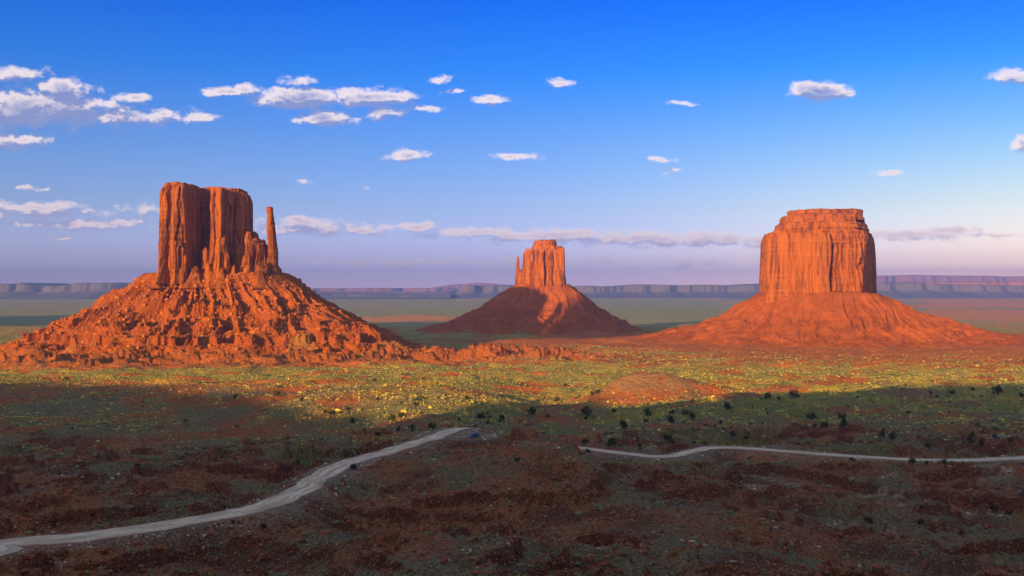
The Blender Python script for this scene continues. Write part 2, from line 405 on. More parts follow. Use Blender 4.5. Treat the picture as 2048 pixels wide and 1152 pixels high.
def mat_talus():
    m, nt = new_mat('talus_debris'); N = NT(nt)
    g = N.n('ShaderNodeNewGeometry'); p = g.outputs['Position']
    a = N.noise(p, .05, 5, .6); b = N.noise(p, .35, 6, .7); f = N.noise(p, 1.3, 3, .6)
    hz = N.noise(N.vm('MULTIPLY', p, (.01, .01, .13)), 1.0, 4, .6)
    c = N.mix(N.ss(a, .35, .65), (.42, .115, .022), (.29, .078, .020))
    c = N.mix(N.math('MULTIPLY', N.ss(b, .48, .68), .6), c, (.24, .078, .035))
    c = N.mix(N.math('MULTIPLY', N.ss(hz, .5, .62), .4), c, (.33, .095, .04))
    vg = N.n('ShaderNodeAttribute', attribute_name='veg').outputs['Fac']
    c = N.mix(N.math('MULTIPLY', N.ss(N.math('ADD', vg, f), .85, 1.15), .8), c, (.27, .25, .085))
    h = N.math('ADD', N.math('MULTIPLY', b, 1.8), N.math('MULTIPLY', f, .4))
    principled(N, c, .95, bump(N, h, 1.0, 2.0), .05); return m
def mat_simple(name, c1, c2, scale, rough=.95, bs=.6, bd=.1, spec=.1):
    m, nt = new_mat(name); N = NT(nt); g = N.n('ShaderNodeNewGeometry')
    n = N.noise(g.outputs['Position'], scale, 5, .6)
    principled(N, N.mix(N.ss(n, .35, .65), c1, c2), rough, bump(N, n, bs, bd), spec); return m
def mat_leaf(name, c1, c2):
    m, nt = new_mat(name); N = NT(nt); g = N.n('ShaderNodeNewGeometry')
    n = N.noise(g.outputs['Position'], 2.0, 3, .6); r = g.outputs['Random Per Island']
    c = N.mix(N.math('MULTIPLY_ADD', n, .5, N.math('MULTIPLY', r, .5)), c1, c2)
    principled(N, c, .85, None, .1); return m
def mat_road():
    m, nt = new_mat('graded_dirt_road'); N = NT(nt); g = N.n('ShaderNodeNewGeometry'); p = g.outputs['Position']
    lane = N.n('ShaderNodeAttribute', attribute_name='lane').outputs['Fac']
    lv = N.n('ShaderNodeCombineXYZ'); N.l(N.math('MULTIPLY', lane, 6.0), lv.inputs[0])
    al = N.n('ShaderNodeAttribute', attribute_name='along').outputs['Fac']; N.l(N.math('MULTIPLY', al, .06), lv.inputs[1])
    tr = N.noise(lv.outputs[0], 1.0, 4, .6); n = N.noise(p, .8, 5, .65)
    c = N.mix(N.ss(tr, .38, .62), (.50, .34, .25), (.80, .65, .54))
    c = N.mix(N.math('MULTIPLY', N.ss(n, .45, .7), .5), c, (.40, .26, .20))
    edge = N.ss(N.math('ABSOLUTE', N.math('SUBTRACT', lane, .5)), .33, .5)
    c = N.mix(N.math('MULTIPLY', edge, .75), c, (.34, .17, .11))
    principled(N, c, .9, bump(N, N.math('ADD', tr, n), .5, .15), .15); return m
build_world()
M_ground, M_rock, M_talus = mat_ground(), mat_rock(), mat_talus()
TE = math.tan(EL); LX, LY = math.sin(AZ), math.cos(AZ)      # horizontal travel of the light

# ------------------------------------------------------------------ ground sheet
def build_ground():
    ph = np.concatenate([np.radians(np.arange(-36, 36.001, 0.05)), np.radians(np.arange(37.2, 323.5, 1.5))])
    def seg(a, b, k): return np.exp(np.arange(math.log(a), math.log(b), k))
    rr = np.concatenate([[0.5], seg(4, 150, .05), seg(150, 1250, .0026), seg(1250, 3600, .0045), seg(3600, 30000, .014), [30000.]])
    R, A = np.meshgrid(rr, ph, indexing='ij')
    x = (R*np.sin(A)).ravel(); y = (R*np.cos(A)).ravel()
    z, veg, pale, dark = terrain(x, y, True)
    z = z-GROUND_DROP(x, y)
    v = np.stack([x, y, z], 1)
    f = grid_faces(len(rr), len(ph), wrap=True)[:, ::-1]
    c = len(v); v = np.vstack([v, [[0, 0, z[0]]]])
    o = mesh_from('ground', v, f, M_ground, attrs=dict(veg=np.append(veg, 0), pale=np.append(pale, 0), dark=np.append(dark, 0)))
    tag(o, 'red desert valley floor with sage green scrub and badland gullies', kind='structure')
def GROUND_DROP(x, y):                       # the sheet dips under the butte slopes that stand on it
    d = 0
    for (cx, cy), a, b in ((WM, 250, 190), (EM, 210, 190), (MB, 260, 230)):
        q = np.sqrt(((x-cx)/a)**2+((y-cy)/b)**2); d = np.maximum(d, 8*sst(q, 1.0, .7))
    return d

# ------------------------------------------------------------------ buttes
def rock_body(px, hw, D, dh, top, bot, n=3.0, rot=0.0, taper=.06, flute=3.0, crack=5.0, N=420, M=130, round_top=.06, topamp=3.0, lean=(0, 0), wf=1.0, seed=0, ledges=.0, cuts=(), fiss=(), tilt=0.0):
    """one buttress of sandstone: a closed column with joints, flutes and a weathered top"""
    s = D/F; cx, cy = U(px)*D, D; rx = hw*s; ry = dh
    z1 = CAMZ+(577-top)*s; z0 = CAMZ+(577-bot)*s
    th = np.linspace(0, 2*np.pi, N, endpoint=False)
    r0 = (np.abs(np.cos(th)/rx)**n+np.abs(np.sin(th)/ry)**n)**(-1/n)
    for (nx, ny, dd) in cuts:
        l_ = math.hypot(nx, ny); q = (nx*np.cos(th+rot)+ny*np.sin(th+rot))/l_
        r0 = np.where(q > .02, np.minimum(r0, dd/np.maximum(q, .02)), r0)
    t = np.concatenate([np.linspace(0, .9, M), np.linspace(.9, 1, 22)[1:]])
    T, TH = np.meshgrid(t, th, indexing='ij'); R0 = np.broadcast_to(r0, T.shape)
    fac = 1+taper*(1-T)**1.3+ .5*taper*(1-T)**6
    fac = fac-round_top*sst(T, .86, 1.0)**2
    c, sn = math.cos(rot), math.sin(rot)
    ex, ey = np.cos(TH), np.sin(TH)
    X0 = R0*ex; Y0 = R0*ey
    H = z1-z0; Z = z0+T*H
    gx, gy = cx+X0*c-Y0*sn, cy+X0*sn+Y0*c
    k = wf
    big = fbm3(gx/(26*k), gy/(26*k), Z/(150*k), 3, 300+seed)
    cr = 1-np.abs(pn3((gx+5*big)/(17*k), (gy)/(17*k), Z/(110*k), 320+seed)); cr = cr**9
    cr2 = 1-np.abs(pn3((gx)/(5*k), (gy)/(5*k), Z/(55*k), 340+seed)); cr2 = cr2**6
    blk = pn3(gx/(7*k), gy/(7*k), Z/(24*k), 360+seed); blk = np.floor(blk*3+.5)/3
    fine = fbm3(gx/2.6, gy/2.6, Z/6, 3, 380+seed)
    led = np.zeros_like(Z)
    if ledges: led = ledges*(np.floor(pn3(gx*0+seed, gy*0+.5, Z/(5.5*k), 395)*2.5+fbm3(gx/30, gy/30, Z/9, 2, 396))/2.5)
    q1 = pn3(gx/(15*k)+.4*big, gy/(15*k), Z/(70*k), 365+seed)*2.4; q1 = np.floor(q1)+sst(q1-np.floor(q1), .35, .65)
    cm = sst(pn3(gx/(24*k), gy/(24*k), Z/(60*k), 351+seed), -.35, .35)
    disp = flute*big*1.5-crack*cr*(.08+.92*cm)-.3*flute*cr2*(1-cm*.6)+.9*flute*q1/1.2+.30*flute*blk+.6*fine+led
    disp = disp*np.minimum(1, .3+rx/12)
    for (xo, wd, dp) in fiss:
        xw = xo+5*pn2(Z/45, Z*0+xo, 430+seed)+1.5*pn2(Z/12, Z*0+xo, 431+seed)
        disp = disp-dp*np.exp(-((gx-cx-xw)/(wd*(.6+.8*sst(pn2(Z/60, Z*0+xo, 433+seed), -.5, .5))))**2)*(ey < 0)*sst(T, 1.0, .9)
    RR = R0*fac+disp
    X = RR*ex; Y = RR*ey
    X, Y = X*c-Y*sn, X*sn+Y*c
    gx = cx+X+lean[0]*s*T; gy = cy+Y+lean[1]*T
    tz = topamp*(fbm2(gx/(14*k), gy/(14*k), 3, 400+seed))+.5*topamp*fbm2(gx/(40*k), gy/(40*k), 2, 410+seed)
    Z = Z+tz*sst(T, .55, 1.0)+tilt*(gx-cx)*T**3
    V_ = [np.stack([gx.ravel(), gy.ravel(), Z.ravel()], 1)]
    nr = len(t)
    last = np.stack([gx[-1], gy[-1], Z[-1]], 1); ctr = np.array([cx+lean[0]*s, cy+lean[1], 0])
    for q in np.linspace(.96, .04, 22):
        P_ = ctr+(last-ctr)*q; P_[:, 2] = z1+topamp*fbm2(P_[:, 0]/(14*k), P_[:, 1]/(14*k), 3, 400+seed)+.5*topamp*fbm2(P_[:, 0]/(40*k), P_[:, 1]/(40*k), 2, 410+seed)+.8*fbm2(P_[:, 0]/4, P_[:, 1]/4, 2, 4)+(1-q)*topamp*.3+tilt*(P_[:, 0]-cx)
        V_.append(P_); nr += 1
    return np.vstack(V_), grid_faces(nr, N, wrap=True)
def bodies(name, lst, parent, mat):
    vs, fs, off = [], [], 0
    for b in lst:
        v, f = rock_body(**b); vs.append(v); fs.append(f+off); off += len(v)
    v = np.vstack(vs)
    v[:, 0] -= parent.location.x; v[:, 1] -= parent.location.y; v[:, 2] -= parent.location.z
    return mesh_from(name, v, np.vstack(fs), mat, parent)
def talus(parent, c, rin, rout, ztop, prof_l, prof_r, gully, seed, N=1500, M=420, ledge=None, bould=2.0, dens=11, vegf=0.0, terra=.15, strata=.12):
    th = np.linspace(0, 2*np.pi, N, endpoint=False)
    def ell(ax, ay): return (np.abs(np.cos(th)/ax)**3.4+np.abs(np.sin(th)/ay)**3.4)**(-1/3.4)
    def side(l, r): return np.where(np.cos(th) < 0, l, r)
    ri = ell(side(rin[0], rin[1]), rin[2]); ro = (np.abs(np.cos(th)/side(rout[0], rout[1]))**2+np.abs(np.sin(th)/np.where(np.sin(th) < 0, rout[2], rout[3]))**2)**-.5
    ro = ro*(1+.07*np.interp(th, np.linspace(0, 2*np.pi, 19), np.append(RNG.uniform(-1, 1, 18), 0), period=2*np.pi))
    dn = np.concatenate([np.linspace(-.5, -.03, 14), np.linspace(0, 1.06, M)])
    DN, TH = np.meshgrid(dn, th, indexing='ij')
    r = ri+(ro-ri)*np.maximum(DN, 0)+ri*np.minimum(DN, 0)*1.6
    x = c[0]+r*np.cos(TH); y = c[1]+r*np.sin(TH)
    g = terrain(x.ravel(), y.ravel()).reshape(x.shape)
    hl = np.interp(DN, prof_l[0], prof_l[1]); hr = np.interp(DN, prof_r[0], prof_r[1])
    w = sst(np.cos(TH), -.5, .5); h = hl*(1-w)+hr*w
    env = np.clip(DN*5, 0, 1)*np.clip((1.05-DN)*3, 0, 1)
    # radial gullies and ribs, wandering down the slope
    wob = 14*pn2(x/70, y/70, seed)
    ang = (TH+wob*.008)*dens
    cu, su = np.cos(TH+wob*.006), np.sin(TH+wob*.006)
    wz = .5*pn2(x/55, y/55, seed+15)
    rib = rid2(cu*dens+5+wz, su*dens+DN*1.4, 4, seed+1, .42)
    rib2 = rid2(cu*dens*2.7, su*dens*2.7+DN*2.2, 3, seed+2, .5)
    gz = g*(1-.35*h)+(ztop-20+7)*h
    gz = gz+gully*env*(rib-.42)+gully*.26*env*(rib2-.4)
    zz = gz
    if ledge:
        z0, z1, a = ledge
        f = (zz+2.5*pn2(x/35, y/35, seed+9)-z0)/(z1-z0)
        st = np.where((f > 0) & (f < 1), z0+(z1-z0)*(.16*f+.84*sst(f+.12*rid2(cu*34, su*34, 4, seed+8, .6), .5, .62)), zz)
        msk = sst(np.sin(TH), .1, -.3)*sst(fbm2(x/120, y/120, 2, seed+7), -.5, -.1)
        zz = zz+(st-zz)*a*msk
    zz = terr(zz+5*fbm2(x/60, y/60, 3, seed+12), 13, terra*sst(fbm2(x/90, y/90, 2, seed+13), -.1, .3))
    zz = terr(zz+.9*fbm2(x/25, y/25, 3, seed+20), 6.5, strata*sst(fbm2(x/60, y/60, 2, seed+21), -.15, .25)*np.clip(env*3, 0, 1))
    # debris blocks
    n1 = np.maximum(0, pn2(x/6.5, y/6.5, seed+3)-.12)*(.25+.75*sst(pn2(x/38, y/38, seed+33), -.1, .35)); n2 = fbm2(x/3.2, y/3.2, 3, seed+4)
    zz = zz+np.clip(env*2, 0, 1)*(bould*1.5*n1+bould*.6*n2)
    out = sst(DN, .9, 1.03)
    zz = zz-out*1.5-6*sst(DN, 1.0, 1.06)
    v = np.stack([x.ravel(), y.ravel(), zz.ravel()], 1)
    veg = vegf*sst(fbm2(x/45, y/45, 3, seed+6)+.9*(DN-.75), 0, .5)
    L = np.array(parent.location)
    o = mesh_from('talus_slope', v-L, grid_faces(len(dn), N, wrap=True), M_talus, parent, attrs=dict(veg=veg))
    return v.reshape(len(dn), N, 3)

def butte(name, c, label):
    e = empty(name, (c[0], c[1], 0)); tag(e, label, 'butte', 'sandstone buttes rising from the valley floor'); return e
# west butte (mitten shaped, nearest)
w = butte('sandstone_butte', WM, 'large dark red mitten shaped butte with a tall detached thumb spire on its right')
b = lambda **k: k
rng = random.Random(3)
tower = [b(px=366, hw=27, D=1562, dh=50, top=371, bot=566, n=4, rot=-.10, taper=.07, round_top=.2, fiss=((-7,2.2,10),(10,1.3,6)), flute=2.6, crack=6, seed=1, topamp=4),
  b(px=424, hw=66, D=1632, dh=46, top=381, bot=566, n=4.5, taper=.05, flute=3, crack=6, seed=2, topamp=3.5, N=640),
  b(px=465, hw=30, D=1590, dh=50, top=384, bot=566, n=5, cuts=[(.89,-.45,20)], taper=.08, round_top=.12, fiss=((-14,1.8,9),(2,2,10),(12,1.6,8)), flute=2.4, crack=6, seed=3, topamp=3, tilt=-.16, N=560),
  b(px=340, hw=11, D=1524, dh=20, top=440, bot=570, n=3.5, taper=.45, seed=5, flute=2.4, N=300, topamp=6, cuts=[(.8,-.6,7)]),
  b(px=362, wf=.5, hw=9, D=1517, dh=14, top=484, bot=570, n=3.5, taper=.6, seed=6, flute=2.6, N=280, round_top=.25, topamp=6, cuts=[(.8,-.6,6)]),
  b(px=411, hw=8, D=1552, dh=10, top=497, bot=566, n=2.6, taper=.3, seed=7, flute=1.2, crack=2, N=220, round_top=.45),
  b(px=447, wf=.5, hw=10, D=1540, dh=14, top=478, bot=570, n=3.5, taper=.8, seed=8, flute=2.6, N=280, round_top=.25, topamp=7, cuts=[(.8,-.6,8)]),
  b(px=474, hw=15, D=1570, dh=14, top=492, bot=572, n=3, taper=.6, seed=15, flute=2.4, N=280, round_top=.3, topamp=7),
  b(px=503, wf=.5, hw=8, D=1604, dh=26, top=466, bot=570, n=3.5, taper=.6, seed=10, flute=2, N=300, round_top=.1, topamp=4),
  b(px=512, wf=.5, hw=14, D=1592, dh=30, top=481, bot=574, n=3.5, taper=.8, seed=11, flute=2.2, N=300, round_top=.15, topamp=6, cuts=[(.8,-.6,12)]),
  b(px=526, wf=.5, hw=7, D=1588, dh=24, top=490, bot=574, n=3.5, taper=1.1, seed=12, flute=2.2, N=260, round_top=.2, topamp=6, cuts=[(.8,-.6,10)]),
  b(px=497, wf=.5, hw=8, D=1568, dh=14, top=512, bot=574, n=3, taper=1.2, seed=13, flute=1.8, N=240, round_top=.4, topamp=4),
  b(px=552, wf=.5, hw=7, D=1585, dh=16, top=534, bot=580, n=3, taper=1.0, seed=14, flute=1.6, N=240, round_top=.4, topamp=3)]
for i in range(42):
    q = rng.uniform(322, 556); hh_ = rng.uniform(0, 1)
    tower.append(b(px=q, wf=.3, hw=rng.uniform(2, 4.5)+2*hh_, D=rng.uniform(1526, 1556)+.06*max(0, q-480), dh=rng.uniform(4, 9), top=550-24*hh_**2, bot=578, n=4, rot=rng.uniform(-.8, .8), taper=2.2, seed=20+i, flute=1.8, crack=3, N=150, M=60, round_top=.45, topamp=3))
bodies('rock_tower', tower, w, M_rock)
bodies('rock_spire', [b(px=549, wf=.45, hw=5.4, D=1585, dh=8, top=420, bot=580, n=2.8, taper=1.4, flute=2.4, crack=3, seed=50, round_top=.12, topamp=1, lean=(-9, 0), N=260),
                      b(px=540, hw=6.4, D=1585, dh=8, top=415, bot=428, n=2.4, taper=.02, flute=.8, crack=1, seed=51, round_top=.5, topamp=.8, N=160, M=30)], w, M_rock)
WT = talus(w, WM, (112, 118, 66), (362, 350, 290, 280), 150, ([0, .16, .4, .56, .73, 1], [1, .74, .47, .31, .16, 0]), ([0, .15, .3, .53, .77, 1], [1, .76, .55, .33, .15, 0]), 21, 500, ledge=(46, 62, .8), terra=.0, strata=.7, bould=.75, dens=6.5, vegf=.5, N=1900, M=520)
# east butte (far, smaller)
e_ = butte('sandstone_butte', EM, 'small distant mitten butte in the centre with its foot in shadow')
bodies('rock_tower', [b(px=1088, hw=39, D=2550, dh=44, top=500, bot=595, n=4.2, rot=-.12, taper=.16, flute=2.4, crack=7, seed=60, topamp=3, wf=1.1, N=520, round_top=.10, cuts=[(.87,-.5,52)], fiss=((-30,2,10),(2,2,12),(24,2,12))),
   b(px=1094, hw=31, D=2555, dh=38, top=494, bot=560, n=4, taper=.08, flute=2, crack=3, seed=61, topamp=2, wf=1.3),
   b(px=1120, hw=9, D=2530, dh=28, top=497, bot=585, n=3.5, taper=.2, flute=2, crack=4, seed=62, topamp=1.5),
   b(px=1090, hw=21, D=2552, dh=24, top=482, bot=500, n=3, taper=.22, flute=2.8, crack=3, seed=63, topamp=4, tilt=.06, N=300, M=50, ledges=1.5),
   b(px=1046, hw=6, D=2545, dh=16, top=542, bot=588, n=3, taper=.5, wf=.5, flute=1.8, crack=2, seed=64, topamp=2, N=200, M=60, round_top=.4),
   b(px=1040, hw=4, D=2540, dh=10, top=540, bot=588, n=3, taper=.8, wf=.5, flute=1.5, crack=2, seed=65, topamp=2, N=200, M=60, round_top=.4)], e_, M_rock)
bodies('rock_spire', [b(px=1035.5, hw=2.9, D=2545, dh=6, top=514, bot=590, n=2.6, taper=1.0, flute=1.6, crack=1.5, wf=.5, seed=66, topamp=1, N=180, M=80, round_top=.4)], e_, M_rock)
talus(e_, EM, (80, 70, 55), (320, 265, 240, 240), 139, ([0, .15, .35, .6, .8, 1], [1, .78, .46, .24, .12, 0]), ([0, .2, .4, .6, .8, 1], [1, .74, .47, .28, .12, 0]), 11, 600, ledge=(58, 76, .7), bould=1.6, dens=5, terra=.3, strata=.4, vegf=.5, N=1000, M=260)
# right butte
m_ = butte('sandstone_butte', MB, 'broad flat topped orange butte without a spire, brightly sunlit, on the right')
bodies('rock_tower', [b(px=1643, hw=150, D=2070, dh=100, fiss=((-42,1.4,8),(-16,5,24),(0,1.5,9),(16,3,16),(27,2,14),(38,2.4,16),(50,2,16)), top=466, bot=640, n=5, rot=-.16, cuts=[(.885,-.465,94),(-.987,.159,117)], taper=.05, flute=2.6, crack=11, seed=80, topamp=2.5, N=1000, M=170, wf=1.15),
   b(px=1649, hw=92, D=2068, dh=86, top=446, bot=492, n=4, rot=-.14, cuts=[(.87,-.5,76)], taper=.10, flute=2.2, crack=2, seed=81, topamp=2, N=700, M=60, ledges=2.2, round_top=.1),
   b(px=1649, hw=80, D=2066, dh=76, top=431, bot=462, n=3.4, rot=-.14, cuts=[(.87,-.5,70)], taper=.13, flute=2, crack=1.5, seed=82, topamp=1.5, N=600, M=50, ledges=2.2, round_top=.16),
   b(px=1650, hw=69, D=2064, dh=58, top=423, bot=444, n=3.2, rot=-.1, taper=.06, flute=2.6, crack=2.5, seed=83, topamp=2, N=500, M=50, ledges=2.6, round_top=.05),
   b(px=1634, hw=28, D=2046, dh=34, top=420, bot=440, n=2.6, taper=.2, flute=1.5, crack=1, seed=84, topamp=1.5, N=300, M=40, round_top=.2),
   b(px=1700, hw=17, D=1990, dh=24, top=472, bot=640, n=4, rot=-.3, cuts=[(.87,-.5,14)], taper=.16, flute=2.4, crack=6, seed=86, topamp=1.5, N=420),
   b(px=1596, hw=60, D=1982, dh=20, fiss=((25,1.6,12),(-20,1.2,5)), top=468, bot=640, n=5, rot=-.16, taper=.08, flute=1.8, crack=3, seed=87, topamp=1.5, N=520)], m_, M_rock)
talus(m_, MB, (165, 66, 112), (430, 430, 330, 330), 116, ([0, .06, .19, .3, .6, 1], [1, .88, .63, .43, .17, 0]), ([0, .12, .28, .45, .7, 1], [1, .78, .51, .29, .09, 0]), 15, 700, bould=1.3, dens=6.5, terra=.05, vegf=.35, N=1300, M=380)

# ------------------------------------------------------------------ mesas: the one behind the viewpoint, one beyond the frame, the blue ones on the horizon
def ray_ground(px, py, lo=150, hi=4000):
    px = np.atleast_1d(np.asarray(px, float)); py = np.atleast_1d(np.asarray(py, float))
    t = np.exp(np.linspace(math.log(lo), math.log(hi), 900))
    X = U(px)[:, None]*t; Y = np.broadcast_to(t, X.shape); Z = CAMZ+V(py)[:, None]*t
    H = terrain(X.ravel(), Y.ravel()).reshape(X.shape)
    k = np.argmax(Z < H, 1); i = np.arange(len(px))
    return X[i, k], Y[i, k], H[i, k]
EDGE = [(-300,758),(0,764),(150,768),(300,776),(430,786),(520,798),(640,822),(720,843),(800,858),(850,864),(1185,800),(1240,815),(1300,812),(1400,800),(1480,796),(1560,792),(1700,784),(1850,774),(2048,772),(2300,768)]
def build_mesa():
    ex, ey = zip(*EDGE); gx, gy, gz = ray_ground(ex, ey)
    s = (gy+190)/LY; xr = gx-s*LX; hr = gz+s*TE
    o = np.argsort(xr); xr, hr = xr[o], hr[o]
    xs = np.arange(-2600, 900, 6.0); 
    hh = np.interp(xs, xr, hr)+3.5*pn2(xs/14, xs*0+.3, 900)+6*pn2(xs/45, xs*0+.3, 901)
    hh = np.where(xs > xr[-1], hr[-1]-(xs-xr[-1])*.05, hh); hh = np.where(xs < xr[0], hr[0], hh)
    # cross-section: (y, fraction of height above 120)
    ys = [(-98, -.08), (-125, .12), (-150, .30), (-158, .36), (-166, .86), (-176, .90), (-180, .985), (-190, 1.0), (-205, .985), (-400, .99), (-800, .98), (-820, .4), (-900, 0), (-1000, -.8)]
    vx = []
    for yy, f in ys:
        jy = (8*fbm2(xs/40, xs*0+yy*.01, 3, 905)) if -185 < yy < -100 else 0
        vx.append(np.stack([xs, yy+jy+xs*0, 120+(hh-120)*f+(1.2*fbm2(xs/18, xs*0+yy*.1, 3, 907) if yy != -190 else 0)], 1))
    v = np.vstack(vx); ob = mesh_from('mesa', v, grid_faces(len(ys), len(xs))[:, ::-1], M_rock)
    tag(ob, 'red sandstone mesa behind the viewpoint that shades the foreground', kind='structure')
    # end caps come from neighbouring slopes; an unseen second mesa is added at left to shade the plain
    th = np.linspace(0, 2*np.pi, 360, endpoint=False); rings = []
    for f, h in ((1.5, -5), (1.25, 60), (1.08, 120), (1.0, 135), (.97, 300), (.93, 318), (.90, 335), (.4, 338), (.02, 338)):
        rr = ((np.abs(np.cos(th)/640)**4+np.abs(np.sin(th)/560)**4)**-.25)*f*(1+.05*np.sin(th*7+f)+.03*np.sin(th*17))
        rings.append(np.stack([-2750+rr*np.cos(th), 2350+rr*np.sin(th), h+4*np.sin(th*23)+th*0], 1))
    ob = mesh_from('mesa', np.vstack(rings), grid_faces(len(rings), 360, wrap=True), M_rock)
    tag(ob, 'tall flat topped unseen mesa added left of the view to shade the plain', kind='structure')
def ridge(prof, D, depth, mat, label, amp=1.0, seed=0, cliff=.45):
    px, py = zip(*prof); xs = np.linspace(U(px[0])*D, U(px[-1])*D, 900)
    top = CAMZ+V(np.interp(xs/D*F+1024, px, py))*D
    k = D/12000
    top = top+amp*k*(9*fbm2(xs/(260*k), xs*0+seed, 3, 950+seed))
    rows = [(-.55, .0), (-.35, .16), (-.18, .38), (-.08, cliff+.08), (-.06, .93), (-.03, .97), (0, 1), (.5, 1.0), (.9, .98), (1, 0)]
    vs = []
    for q, f in rows:
        jit = 420*k*rid2(xs/(700*k), xs*0+q*.3, 4, 960+seed)*(1 if q < .2 else 0)
        vs.append(np.stack([xs, D+q*depth+jit, np.maximum(-3, -3+(top+3)*f*(1+(.16*fbm2(xs/(220*k), xs*0+q*4, 3, 970+seed) if 0.05 < f < .9 else 0)))], 1))
    o = mesh_from('distant_mesa', np.vstack(vs), grid_faces(len(rows), len(xs)), mat)
    tag(o, label, kind='structure')
M_far_shaded = mat_simple('shaded_distant_rock', (.14, .13, .19), (.18, .15, .20), .004, bs=.8, bd=20)  # blue of shade and haze put into the rock colour
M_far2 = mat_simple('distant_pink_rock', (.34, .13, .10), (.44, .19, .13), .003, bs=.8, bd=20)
build_mesa()
ridge([(-500,570),(0,568),(22,566),(48,572),(100,572),(130,566.5),(235,566),(262,570),(300,573),(420,574),(520,579),(560,584),(620,588),(760,590),(900,592)], 11500, 1600, M_far_shaded, 'long blue mesa line on the horizon beyond the west butte', seed=1)
ridge([(840,592),(880,587),(921,580),(926,573),(945,571),(1000,573),(1022,570.5),(1060,572),(1140,572.5),(1240,573),(1290,569),(1340,571),(1420,570.5),(1480,571),(1530,568.5),(1700,567),(1830,566),(1900,569),(2060,572),(2600,572)], 12800, 1800, M_far_shaded, 'long blue mesa line on the horizon between the east butte and the right butte', seed=2)
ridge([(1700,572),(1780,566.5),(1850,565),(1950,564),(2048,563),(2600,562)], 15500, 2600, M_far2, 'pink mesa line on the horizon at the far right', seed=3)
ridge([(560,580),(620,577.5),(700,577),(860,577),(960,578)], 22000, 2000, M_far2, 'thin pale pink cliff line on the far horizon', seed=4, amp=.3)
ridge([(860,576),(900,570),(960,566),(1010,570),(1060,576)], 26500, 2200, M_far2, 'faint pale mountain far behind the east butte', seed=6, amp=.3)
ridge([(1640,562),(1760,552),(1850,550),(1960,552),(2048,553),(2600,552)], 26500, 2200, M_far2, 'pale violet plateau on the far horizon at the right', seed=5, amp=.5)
build_ground()

def shade_cloud(p0, p1, z0, z1, s, seed, label):  # unseen puff, added and shaped to throw shade on the east butte's foot
    pE = LY*EM[0]-LX*EM[1]; q = (p0+p1)/2-pE; a = (p1-p0)/2; h = (z1-z0)/2
    C = (EM[0]+LY*q-LX*s, EM[1]-LX*q-LY*s, (z0+z1)/2+s*TE)
    th = np.linspace(0, 2*np.pi, 160, endpoint=False); ph = np.linspace(-np.pi/2, np.pi/2, 70)
    A, B = np.meshgrid(ph, th, indexing='ij'); u, v, w_ = np.cos(A)*np.cos(B), np.cos(A)*np.sin(B), np.sin(A)
    nn_ = (u**6+v**6+w_**6)**(1/6); u, v, w_ = u/nn_, v/nn_, w_/nn_
    f = 1+.05*fbm3(u*2.5+seed, v*2.5, w_*2.5, 4, seed)
    X, Y, Z = u*a*f, v*160*f, w_*h*(1+.12*fbm3(u*4, v*4, w_*4, 3, seed))
    v_ = np.stack([X*LY+Y*LX, -X*LX+Y*LY, Z], -1).reshape(-1, 3)+np.array(C)
    o = mesh_from('shade_cloud', v_, grid_faces(70, 160, wrap=True), M_shade_cloud); tag(o, label, kind='structure')
M_shade_cloud = mat_simple('shade_cloud_white', (.85, .85, .86), (.8, .8, .82), .01)
shade_cloud(-2250, -1288, -52, 108, 4700, 5, 'unseen flat cumulus added behind the viewpoint to shade the east butte foot')
shade_cloud(-1142, -900, -30, 98, 4700, 9, 'unseen round cumulus added behind the viewpoint to shade the east butte foot')

# ------------------------------------------------------------------ roads
M_road = mat_road()
def build_road(pts, w0, w1, name, label):
    p = resample(pts, 1.4); n = len(p); tg = np.gradient(p[:, :2], axis=0); tg /= np.linalg.norm(tg, axis=1)[:, None]
    nm = np.stack([-tg[:, 1], tg[:, 0]], 1); s = np.concatenate([[0], np.cumsum(np.linalg.norm(np.diff(p, axis=0), axis=1))])
    m = 15; lane = np.linspace(0, 1, m); V_ = []
    wid = np.interp(np.linspace(0, 1, n), [0, 1], [w0, w1])
    wl = wid/2*(1+.30*pn2(s/14, s*0, 3)+.16*pn2(s/3.0, s*0, 4)); wr = wid/2*(1+.30*pn2(s/14, s*0, 5)+.16*pn2(s/3.0, s*0, 6))
    x = p[:, 0:1]+nm[:, 0:1]*(wl[:, None]+(-wr-wl)[:, None]*lane); y = p[:, 1:2]+nm[:, 1:2]*(wl[:, None]+(-wr-wl)[:, None]*lane)
    z = terrain(x.ravel(), y.ravel()).reshape(x.shape)+.10-.3*(np.abs(lane-.5) > .49)-.05*np.cos((lane-.5)*24)*.5
    v = np.stack([x.ravel(), y.ravel(), z.ravel()], 1)
    o = mesh_from(name, v, grid_faces(n, m)[:, ::-1], M_road, attrs=dict(lane=np.tile(lane, n), along=np.repeat(s, m)))
    tag(o, label, kind='structure')
build_road(ROAD_A, 10.5, 7.5, 'road', 'pale graded dirt road winding past the parked car')
build_road(ROAD_B, 7.0, 8.5, 'road', 'pale dirt road running level across the right half')

